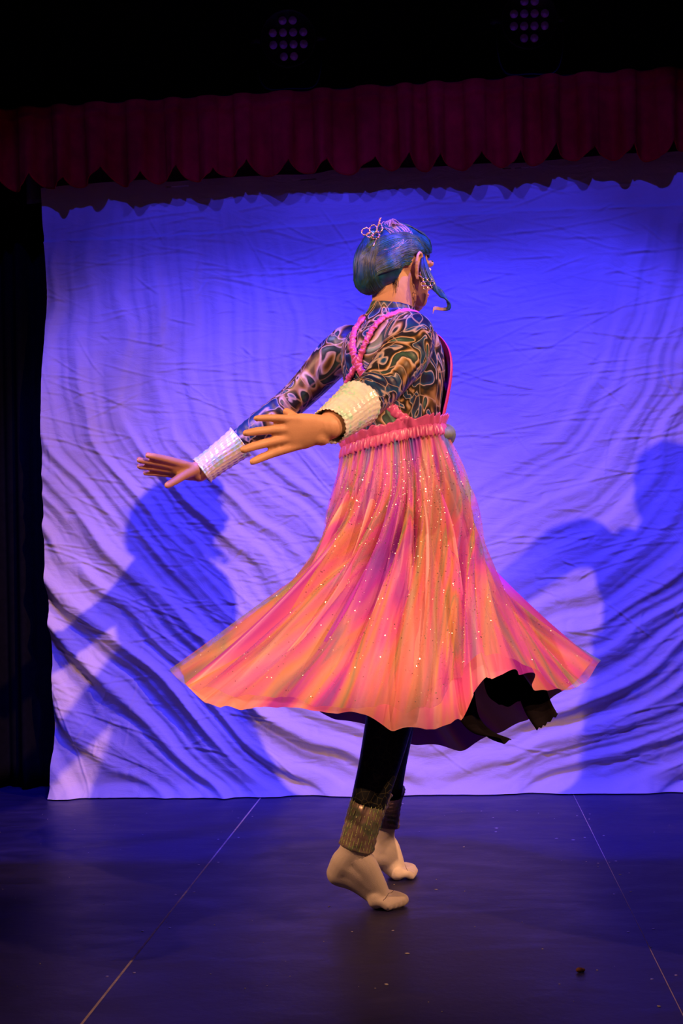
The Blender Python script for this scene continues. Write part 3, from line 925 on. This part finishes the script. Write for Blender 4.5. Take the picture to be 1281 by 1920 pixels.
# ---- skirt
def hemcurve(data, n):
    return catmull([P(*d) for d in data], n, closed=True)
NU, NT = 720, 150
HEM = [(338, 1256, 3.12), (362, 1298, 3.00), (408, 1326, 2.90), (455, 1330, 2.82), (505, 1328, 2.74), (580, 1332, 2.67), (650, 1340, 2.62), (720, 1356, 2.58), (785, 1372, 2.57),
       (840, 1362, 2.60), (876, 1330, 2.65), (893, 1292, 2.71), (930, 1266, 2.78), (975, 1262, 2.85), (1005, 1285, 2.90), (1040, 1300, 2.96), (1085, 1272, 3.05), (1112, 1238, 3.16),
       (1085, 1270, 3.30), (1030, 1315, 3.42), (970, 1362, 3.52), (890, 1392, 3.60), (800, 1404, 3.64), (700, 1366, 3.64), (600, 1332, 3.60), (500, 1300, 3.50), (420, 1290, 3.38), (365, 1272, 3.25)]
TUL = [(322, 1258, 3.12), (360, 1290, 2.97), (430, 1300, 2.86), (520, 1310, 2.72), (600, 1322, 2.64), (700, 1330, 2.57), (790, 1330, 2.55), (850, 1290, 2.58), (880, 1240, 2.64), (930, 1228, 2.73),
       (990, 1252, 2.82), (1060, 1296, 2.92), (1100, 1275, 3.02), (1128, 1238, 3.14), (1100, 1262, 3.30), (1020, 1300, 3.45), (900, 1370, 3.62), (790, 1385, 3.67), (690, 1350, 3.67), (580, 1320, 3.63), (470, 1290, 3.50), (380, 1270, 3.28)]
WC = P(737, 826, Y0)
TILT = 0.17
def waist_pt(phi, extra=0.0, dz=0.0):
    off = SS * ((.142 + extra) * math.cos(phi)) + DD * ((.108 + extra) * math.sin(phi))
    return WC + off + UP * (TILT * off.x + dz)
def skirt(name, hem, mat, extra, amp, seed, tw, bulge):
    rs = np.random.default_rng(seed)
    hc = hemcurve(hem, NU)
    W = np.zeros((NU, 3)); Hh = np.array([tuple(p) for p in hc])
    for i in range(NU):
        dx, dy = hc[i].x - WC.x, hc[i].y - WC.y
        d = Vector((dx, dy, 0)).normalized()
        phi = math.atan2(d.dot(DD) / .108, d.dot(SS) / .142)
        W[i] = waist_pt(phi, extra, -.012)
    # spin: the waist end of each fold lags behind the hem
    W = np.roll(W, -int(tw * NU), 0)
    dirs = Hh - W; dirs[:, 2] = 0
    ln = np.linalg.norm(dirs, axis=1, keepdims=True); dirs /= ln
    Wout = W - np.array(tuple(WC)); Wout[:, 2] = 0; Wout /= np.linalg.norm(Wout, axis=1, keepdims=True)
    HW = Hh - W
    C1 = W + Wout * bulge + HW * np.array([.0, .0, .25])
    C2 = W + Wout * bulge + HW * np.array([.0, .0, .50])
    t = np.linspace(0, 1, NT)[:, None, None]
    Pn = (1 - t) ** 3 * W + 3 * (1 - t) ** 2 * t * C1 + 3 * (1 - t) * t * t * C2 + t ** 3 * Hh
    u = np.arange(NU) / NU
    U, T_ = np.meshgrid(u, np.linspace(0, 1, NT))
    disp = np.zeros_like(U)
    for k, a in ((7, 1.0), (11, .9), (17, .45), (29, .18)):
        s_ = np.sin(2 * np.pi * (k * (U + .05 * (1 - T_))) + rs.uniform(0, 6.28) + .9 * np.sin(2 * np.pi * (2 * U + T_ * .6) + rs.uniform(0, 6)))
        disp += a * (1.3 * np.sqrt(s_ * s_ + .04) - .8) if k < 20 else a * s_
    env = amp * np.sin(np.clip(T_, 0, 1) * np.pi * .80) ** 1.3 + .0
    gather = .0045 * np.sin(2 * np.pi * 64 * U + 2 * np.sin(2 * np.pi * 5 * U)) * np.exp(-T_ * 9)
    # normals from neighbouring samples
    du = np.roll(Pn, -1, 1) - np.roll(Pn, 1, 1)
    dt = np.gradient(Pn, axis=0)
    n = np.cross(dt, du); n /= np.linalg.norm(n, axis=2, keepdims=True) + 1e-9
    sgn = np.sign((n * dirs[None]).sum(-1, keepdims=True)); n *= np.where(sgn == 0, 1, sgn)
    Pn = Pn + n * (disp * env + gather)[..., None]
    o = grid_obj(name, Pn[..., 0], Pn[..., 1], Pn[..., 2], mat, uv=(U, T_), parent=person, wrap=True)
    return o, Pn, n
sk_o, skP, skN = skirt('skirt', HEM, MAT['satin'], .006, .032, 3, .14, .034)
tu_o, tuP, tuN = skirt('tulle_overskirt', TUL, MAT['tulle'], .016, .028, 11, .17, .056)
# dark hem band inside the skirt
# glitter
gl = Geo()
gi = rng.integers(int(NT * .12), NT - 2, 7000); gj = rng.integers(0, NU, 7000)
for i, j in zip(gi, gj):
    c = Vector(tuP[i, j]); n = Vector(tuN[i, j])
    n2 = (n + Vector(rng.normal(0, .6, 3))).normalized()
    a = n2.orthogonal().normalized(); b_ = n2.cross(a)
    s = .0008 + .0011 * rng.random() ** 2
    c = c + n * .0012
    gl.add([c + a * s, c + b_ * s, c - a * s, c - b_ * s], [(0, 1, 2, 3)])
o = obj('glitter', gl.v, gl.f, MAT['glint'], tu_o, smooth=False); tag(o, kind='stuff')

# dark petticoat panels flicking out under the raised hem
def panel(pts_a, pts_b, name, mat, n=16, thick=.002, jag=0.0):
    A = catmull(pts_a, n); B = catmull(pts_b, n)
    m = 10
    vs = []
    for i in range(n):
        for j in range(m):
            p = A[i].lerp(B[i], j / (m - 1))
            nrm = (B[i] - A[i]).cross(A[min(i + 1, n - 1)] - A[max(i - 1, 0)]).normalized()
            p = p + nrm * (.006 * math.sin(j / (m - 1) * 7 + i * .3))
            if jag and i == n - 1: p = p + UP * (jag * (j % 2))
            vs.append(p)
    fs = [(i * m + j, i * m + j + 1, (i + 1) * m + j + 1, (i + 1) * m + j) for i in range(n - 1) for j in range(m - 1)]
    o = obj(name, vs, fs, mat, person)
    o.modifiers.new('thickness', 'SOLIDIFY').thickness = thick
    return o
panel([P(985, 1235, 3.05), P(975, 1290, 3.00), P(985, 1335, 2.97), P(1006, 1372, 2.95)], [P(1030, 1230, 3.10), P(1025, 1280, 3.05), P(1032, 1315, 3.0), P(1046, 1344, 2.98)], 'petticoat_panel', MAT['under'], jag=.006)
panel([P(850, 1290, 3.05), P(862, 1340, 2.95), P(890, 1375, 2.86), P(935, 1389, 2.80)], [P(890, 1290, 3.10), P(900, 1342, 3.02), P(925, 1376, 2.92), P(958, 1392, 2.86)], 'petticoat_panel', MAT['under'])
panel([P(905, 1255, 3.15), P(915, 1300, 3.10), P(935, 1325, 3.06)], [P(985, 1255, 3.2), P(985, 1295, 3.14), P(975, 1318, 3.08)], 'petticoat_panel', MAT['under'])

# ---- waistband: ruched band and frill
def gathered_band(name, r0, z0, z1, mat, amp, freq, seed, lean, edge):
    rs = random.Random(seed)
    n, m = 900, 12
    ph = [rs.uniform(0, 6.28) for _ in range(6)]
    vs = []
    for j in range(m):
        v = j / (m - 1)
        for i in range(n):
            q = 2 * math.pi * i / n
            w1 = math.sin(q * freq + 2.2 * math.sin(q * 6 + ph[0]) + 1.1 * v * math.sin(q * 13 + ph[3]))
            w2 = math.sin(q * freq * .53 + 1.7 * math.sin(q * 9 + ph[1]) + v * 2.0)
            body_ = math.sin(math.pi * min(1, v * 1.0)) ** .5
            off = r0 + .004 * body_ + amp * (w1 * .6 + w2 * .7) * (.35 + .65 * v) + lean * v * v
            z = z0 + (z1 - z0) * v + edge * v * v * (.6 * w2 + .4 * w1)
            vs.append(waist_pt(q, off, z))
    fs = [(j * n + i, j * n + (i + 1) % n, (j + 1) * n + (i + 1) % n, (j + 1) * n + i) for j in range(m - 1) for i in range(n)]
    o = obj(name, vs, fs, mat, person)
    o.modifiers.new('thickness', 'SOLIDIFY').thickness = .0015
    return o
gathered_band('waistband', .014, .010, -.020, MAT['ruche'], .0030, 84, 1, .004, .003)
gathered_band('waistband_frill', .014, .006, .032, MAT['ruche'], .0040, 38, 5, .008, .004)

# sash of tulle at the front of the waist
gg = Geo()
pts = [waist_pt(q, .018, -.014 + .004 * math.sin(q * 9)) for q in np.linspace(math.radians(28), math.radians(150), 20)]
gg.tube(pts, lerps([.012, .028, .032, .028, .010], 20), 14, flat=1.0)
gg.obj('sash', MAT['sash'], person)

# ---- bib over the chest
rings_t = torso_rings(.012, 120, 3, 11)
A = []
for k, rg in enumerate(rings_t):
    half = (0.95, .98, .95, .88, .75, .60, .46, .36)[k]
    row = []
    for j in range(25):
        q = math.pi / 2 + half * (j / 12 - 1) * 1.0
        i = q / (2 * math.pi) * 120
        a = rg[int(i) % 120].lerp(rg[(int(i) + 1) % 120], i - int(i))
        out = DD
        a = a + out * (.006 * math.sin(j * 1.3) + (.009 if 2 <= k <= 5 else .003))
        row.append(a)
    A.append(row)
cols = [catmull([A[k][j] for k in range(len(A))], 24) for j in range(25)]
vs = [cols[j][i] for i in range(24) for j in range(25)]
fs = [(i * 25 + j, i * 25 + j + 1, (i + 1) * 25 + j + 1, (i + 1) * 25 + j) for i in range(23) for j in range(24)]
bo = obj('bib', vs, fs, MAT['bib'], person); bo.modifiers.new('thickness', 'SOLIDIFY').thickness = .002

# ---- ruched straps crossing on the back
def strap(px, front, name='strap', width=.0125):
    pts = []
    for (a, b_) in px:
        d = ray(a, b_).normalized()
        hit = suit_bvh.ray_cast(CO, d)
        p = hit[0]
        # the near arm may hide the back: go on to the torso itself
        while p is not None and p.y < Y0 - .165:
            hit = suit_bvh.ray_cast(p + d * .004, d); p = hit[0]
        if p is not None: pts.append(p)
    pts = [Vector(p) for p in pts]
    pts += [suit_bvh.find_nearest(Vector(p))[0] for p in front]
    path = catmull(pts, 170)
    rs = random.Random(len(px) * 7 + int(px[0][0]))
    rings = []
    p1, p2 = rs.uniform(0, 6), rs.uniform(0, 6)
    for i, p in enumerate(path):
        t = (path[min(i + 1, 169)] - path[max(i - 1, 0)]).normalized()
        loc = suit_bvh.find_nearest(p)
        nrm = loc[1]
        if nrm is None: nrm = Vector((0, -1, 0))
        nrm = (nrm - t * nrm.dot(t)).normalized()
        b_ = t.cross(nrm)
        p = loc[0] + nrm * .004
        cr = math.sin(i * 1.9 + p1 + 1.2 * math.sin(i * .23)) + .7 * math.sin(i * 1.13 + p2)
        ring = []
        for j in range(14):
            q = 2 * math.pi * j / 14
            wv = width * (1 + .16 * math.sin(i * .83 + p2) + .10 * math.sin(i * 2.2 + (1 if math.cos(q) > 0 else 3)))
            sk = .005 * math.sin(i * .37 + p1)
            hgt = .0060 + .0030 * cr * (.7 + .3 * math.sin(q * 3 + i * .7))
            ring.append(p + b_ * (wv * math.cos(q)) + nrm * (hgt * max(-.4, math.sin(q))) + t * (sk * math.cos(q)))
        rings.append(ring)
    gg = Geo(); gg.loft(rings)
    return gg.obj(name, MAT['ruche'], person)
def TR(q, k, ex=.01):     # point on torso ring
    py, pxx, a, b_ = TORSO[k]
    return P(pxx, py, Y0) + SS * ((a + ex) * math.cos(q)) + DD * ((b_ + ex) * math.sin(q))
strap([(763, 790), (738, 768), (714, 742), (694, 715), (676, 690), (666, 665), (664, 640), (670, 616), (680, 602)], [TR(math.radians(165), 10), TR(math.radians(140), 9), TR(math.radians(122), 8), TR(math.radians(112), 7)])
strap([(658, 790), (655, 760), (652, 725), (662, 700), (674, 680), (685, 650), (697, 625), (716, 602), (735, 592)], [TR(math.radians(45), 10), TR(math.radians(55), 9), TR(math.radians(65), 8), TR(math.radians(70), 7)], width=.0095)

# ---- hair
hair = Geo()
hair.ellipsoid(H(-.012, 0, .028), HS * .082, HD * .098, HU * .080, 32, 20)
hair.ellipsoid(H(.035, 0, .052), HS * .064, HD * .054, HU * .050, 24, 14)
hair.ellipsoid(H(-.072, -.014, -.010), HS * .060, HD * .048, HU * .076, 28, 16)
hair.ellipsoid(H(-.066, .014, -.018), HS * .060, HD * .040, HU * .050, 28, 16)
hair.ellipsoid(H(-.078, -.022, -.040), HS * .046, HD * .040, HU * .042, 24, 14)
# carve the face and the nape by leaving them out: trimmed below
hm = fuse('hair', hair, .0045, MAT['hair'], None, 4)
ho, hw = hm
bm = bmesh.new(); bm.from_mesh(hw)
def hair_keep(co):
    v = co - HC
    f, s, u = v.dot(HD), v.dot(HS), v.dot(HU)
    # hairline: forehead, above the ear, up over the nape
    if f > 0.055: return u > 0.028
    if f > 0.018: return u > 0.028 - (0.055 - f) * .25
    if f > -0.022: return u > 0.016
    if f > -0.052: return u > 0.016 - (-0.022 - f) * 1.9 
    return True
bmesh.ops.delete(bm, geom=[v for v in bm.verts if not hair_keep(v.co)], context='VERTS')
me = bpy.data.meshes.new('hair'); bm.to_mesh(me); bm.free()
full_bvh = bvh_of(hw)
bpy.data.objects.remove(ho)
for m_ in ('hair',): me.materials.append(MAT[m_])
me.polygons.foreach_set('use_smooth', [True] * len(me.polygons))
me.transform(Matrix.Translation(-person.location))
ho = bpy.data.objects.new('hair', me); link(ho, person)
ho.modifiers.new('thickness', 'SOLIDIFY').thickness = .004
# strands combed over the crown into the rolled back
st = Geo(); st_mats = []
cen = H(-.035, 0, .010)
def surf(p, lift):
    d = (p - cen)
    if d.length < 1e-5: return None
    d.normalize()
    hit = full_bvh.ray_cast(cen + d * .4, -d)
    return None if hit[0] is None else hit[0] + d * lift
def strand(points, r0, mat_i, n=22, lift=.0012):
    pp = [surf(q, lift) for q in catmull(points, n)]
    pp = [q for q in pp if q is not None]
    if len(pp) < 5: return
    k = len(pp); f0 = len(st.f)
    st.tube(pp, [r0 * (.35 + .65 * math.sin(math.pi * min(1, .08 + i / (k - 1) * .9))) for i in range(k)], 5)
    st_mats.extend([mat_i] * (len(st.f) - f0))
R_ = random.Random(5)
LOCKS = [(R_.uniform(-1.0, 1.15), R_.uniform(-1, 1), R_.random(), R_.uniform(-1, 1)) for _ in range(90)]
for k in range(1500):
    la, le, lc, lj = LOCKS[k % 90]
    jit = lambda w_: R_.gauss(0, 1) * w_
    a = la + jit(.035); e = le + jit(.06)
    s0 = .088 * math.sin(a * 1.2); f0 = .085 * math.cos(a * 1.2) + .005; u0 = .028 + .020 * math.cos(a * 1.5)
    near = la > .35
    mi = 0 if lc < .52 else 1
    if near:
        z1 = .045 + .028 * lj; z2 = .020 + .034 * lj; z3 = -.015 + .04 * lj
        pts = [H(f0, s0, u0), H(-.030, .085, z1 + jit(.003)), H(-.080, .050, z2 + jit(.003)), H(-.125, .0, z3 + jit(.003)), H(-.11, -.04, z3 - .05)]
    else:
        pts = [H(f0, s0, u0), H(-.005 + .018 * lj, s0 * 1.05 + jit(.002), .120 - .075 * abs(math.sin(a))), H(-.110, -.014 + .052 * e, .045 + .015 * lj), H(-.135, -.020 + .056 * e, -.030), H(-.085, -.024 + .052 * e, -.095)]
    strand(pts, R_.uniform(.0009, .0019), mi, n=19, lift=R_.uniform(-.0004, .0022) + .0012 * (lj > .3))
for k in range(420):    # hair turned under into the roll
    e = R_.uniform(-1, 1); f_ = R_.uniform(-1, 1); mi = 1 if R_.random() < .7 else 0
    strand([H(-.040 + .02 * f_, .084, .010 + .030 * e), H(-.085, .062, -.010 + .030 * e), H(-.115, .030, -.035 + .028 * e), H(-.105, -.010, -.065 + .02 * e), H(-.075, -.045, -.085)], R_.uniform(.0009, .0018), mi, n=24, lift=R_.uniform(-.0002, .002))
for k in range(80):     # lilac streak wound round the roll
    e = R_.gauss(0, .5)
    g_ = R_.uniform(-1, 1)
    strand([H(-.040 + .03 * g_, -.03, .12), H(-.056 + .03 * g_, .030, .085), H(-.050 + .022 * g_, .062, .050 + .022 * e), H(-.078, .062, .020 + .025 * e), H(-.115, .03, .005 + .03 * e)], R_.uniform(.0006, .0011), 2 if R_.random() < .6 else 0, lift=R_.uniform(.0012, .003))
for k in range(46):     # loose tuft below the tiara
    e = R_.uniform(-1, 1); b_ = H(-.060 + .012 * e, .020 + .02 * R_.uniform(-1, 1), .078)
    f0_ = len(st.f)
    st.tube(catmull([b_ - HU * .012, b_ + HU * .010, b_ + HU * (.018 + .010 * R_.random()) - HD * (.012 * e), b_ + HU * .008 - HD * (.03 * e) + HS * .02], 9), lerps([.0010, .0010, .0004], 9), 5)
    st_mats.extend([2] * (len(st.f) - f0_))
for k in range(70):     # dark baby hair at the nape
    e = R_.uniform(-1, 1)
    b_ = H(-.060 + .012 * R_.random(), .030 * e + .022, -.045)
    f0_ = len(st.f)
    st.tube(catmull([b_ + HU * .03, b_, b_ - HU * (.015 + .03 * R_.random()) - HD * (.004 * R_.random()) + HS * .006 * e], 7), lerps([.0012, .001, .0003], 7), 5)
    st_mats.extend([3] * (len(st.f) - f0_))
o = obj('hair_strands', st.v, st.f, None, ho)
for m_ in ('hair', 'hair_teal', 'hair_lilac', 'hair_brown'): o.data.materials.append(MAT[m_])
o.data.polygons.foreach_set('material_index', st_mats)
tag(o, kind='stuff')
# front lock swinging away from the face
YL = HC.y - .035
lk = Geo(); lm = []
for k in range(80):
    e = R_.uniform(-1, 1); e2 = R_.uniform(-1, 1)
    pts = [P(793 + 2 * e, 478 + 2 * e2, YL - .01), P(796 + 7 * e, 502, YL - .02 + .008 * e2), P(805 + 10 * e, 527 + 2 * e, YL - .02 + .008 * e2), P(815 + 9 * e, 545 + 9 * e, YL - .01 + .008 * e2),
           P(828 + 5 * e, 549 + 10 * e, YL + .01), P(839 + 4 * e, 562 + 6 * e, YL + .02), P(842 + 2 * e, 577 + 3 * e2, YL + .025)]
    f0_ = len(lk.f); n0 = 26
    if k % 3 == 0: pts += [P(830, 580 + 2 * e2, YL + .03), P(815, 578 + 3 * e2, YL + .03), P(812, 586 + 3 * e2, YL + .03)]
    lk.tube(catmull(pts, n0), lerps([.0016, .0024, .0026, .0024, .0016, .0008], n0), 6)
    nf = len(lk.f) - f0_
    per = nf // n0
    lm.extend([2 if (k % 3 == 0 and q > nf * .72) else (1 if k % 2 else 0) for q in range(nf)])
o = obj('front_lock', lk.v, lk.f, None, ho)
for m_ in ('hair', 'hair_teal', 'hair_lilac'): o.data.materials.append(MAT[m_])
o.data.polygons.foreach_set('material_index', lm)

# ---- tiara: wire loops with beads
YT = HC.y - .085
def loop_pts(c, rx, ry, ax, ay, n=18): return [c + ax * (rx * math.cos(q)) + ay * (ry * math.sin(q)) for q in (2 * math.pi * j / n for j in range(n))]
ti = Geo()
ti.tube(catmull([P(700, 462, YT - .03), P(704, 452, YT - .02), P(712, 440, YT + .02), P(714, 425, YT + .05)], 14), .0018, 7)
tw = ti
ax_, ay_ = Vector((.95, -.3, 0)), Vector((0, .2, .98))
loops = [(686, 434, .011, .010), (700, 430, .010, .012), (704, 442, .011, .009), (706, 450, .008, .008), (712, 428, .007, .012), (694, 440, .009, .007)]
beads = []
for (a, b_, rx, ry) in loops:
    c = P(a, b_, YT - .01 + .0008 * (a - 700)); lp = loop_pts(c, rx, ry, ax_, ay_)
    tw.tube(lp, .0011, 6, closed=True)
    beads += lp[::4]
for k in range(7): beads.append(P(709 + k * .7, 424 - k * 2.4, YT + .01))
tw.tube([P(708, 430, YT + .01), P(714, 408, YT + .01)], .001, 6)
to = tw.obj('tiara', MAT['gold'], person)
for k, b_ in enumerate(beads):
    gg = Geo(); gg.ellipsoid(b_, (.0026, 0, 0), (0, .0026, 0), (0, 0, .0026), 8, 6)
    obj('bead', gg.v, gg.f, MAT['bead' if k % 3 else 'gold'], to)
gg = Geo(); gg.ellipsoid(P(698, 436, YT - .012), (.008, 0, 0), (0, .004, 0), (0, 0, .005), 10, 6); obj('bead', gg.v, gg.f, MAT['bead_blue'], to)

# ---- earring: flower of wire rings
YE = HC.y - .065
er = Geo()
cc = P(802, 532, YE)
er.tube(catmull([P(785, 517, YE), P(790, 519, YE), P(795, 524, YE)], 6), .001, 6)
for k in range(6):
    q = k * math.pi / 3
    er.tube(loop_pts(cc + Vector((.0115 * math.cos(q), 0, .0115 * math.sin(q))), .0052, .0052, Vector((1, 0, 0)), UP, 14), .0009, 6, closed=True)
er.obj('earring', MAT['gold'], person)
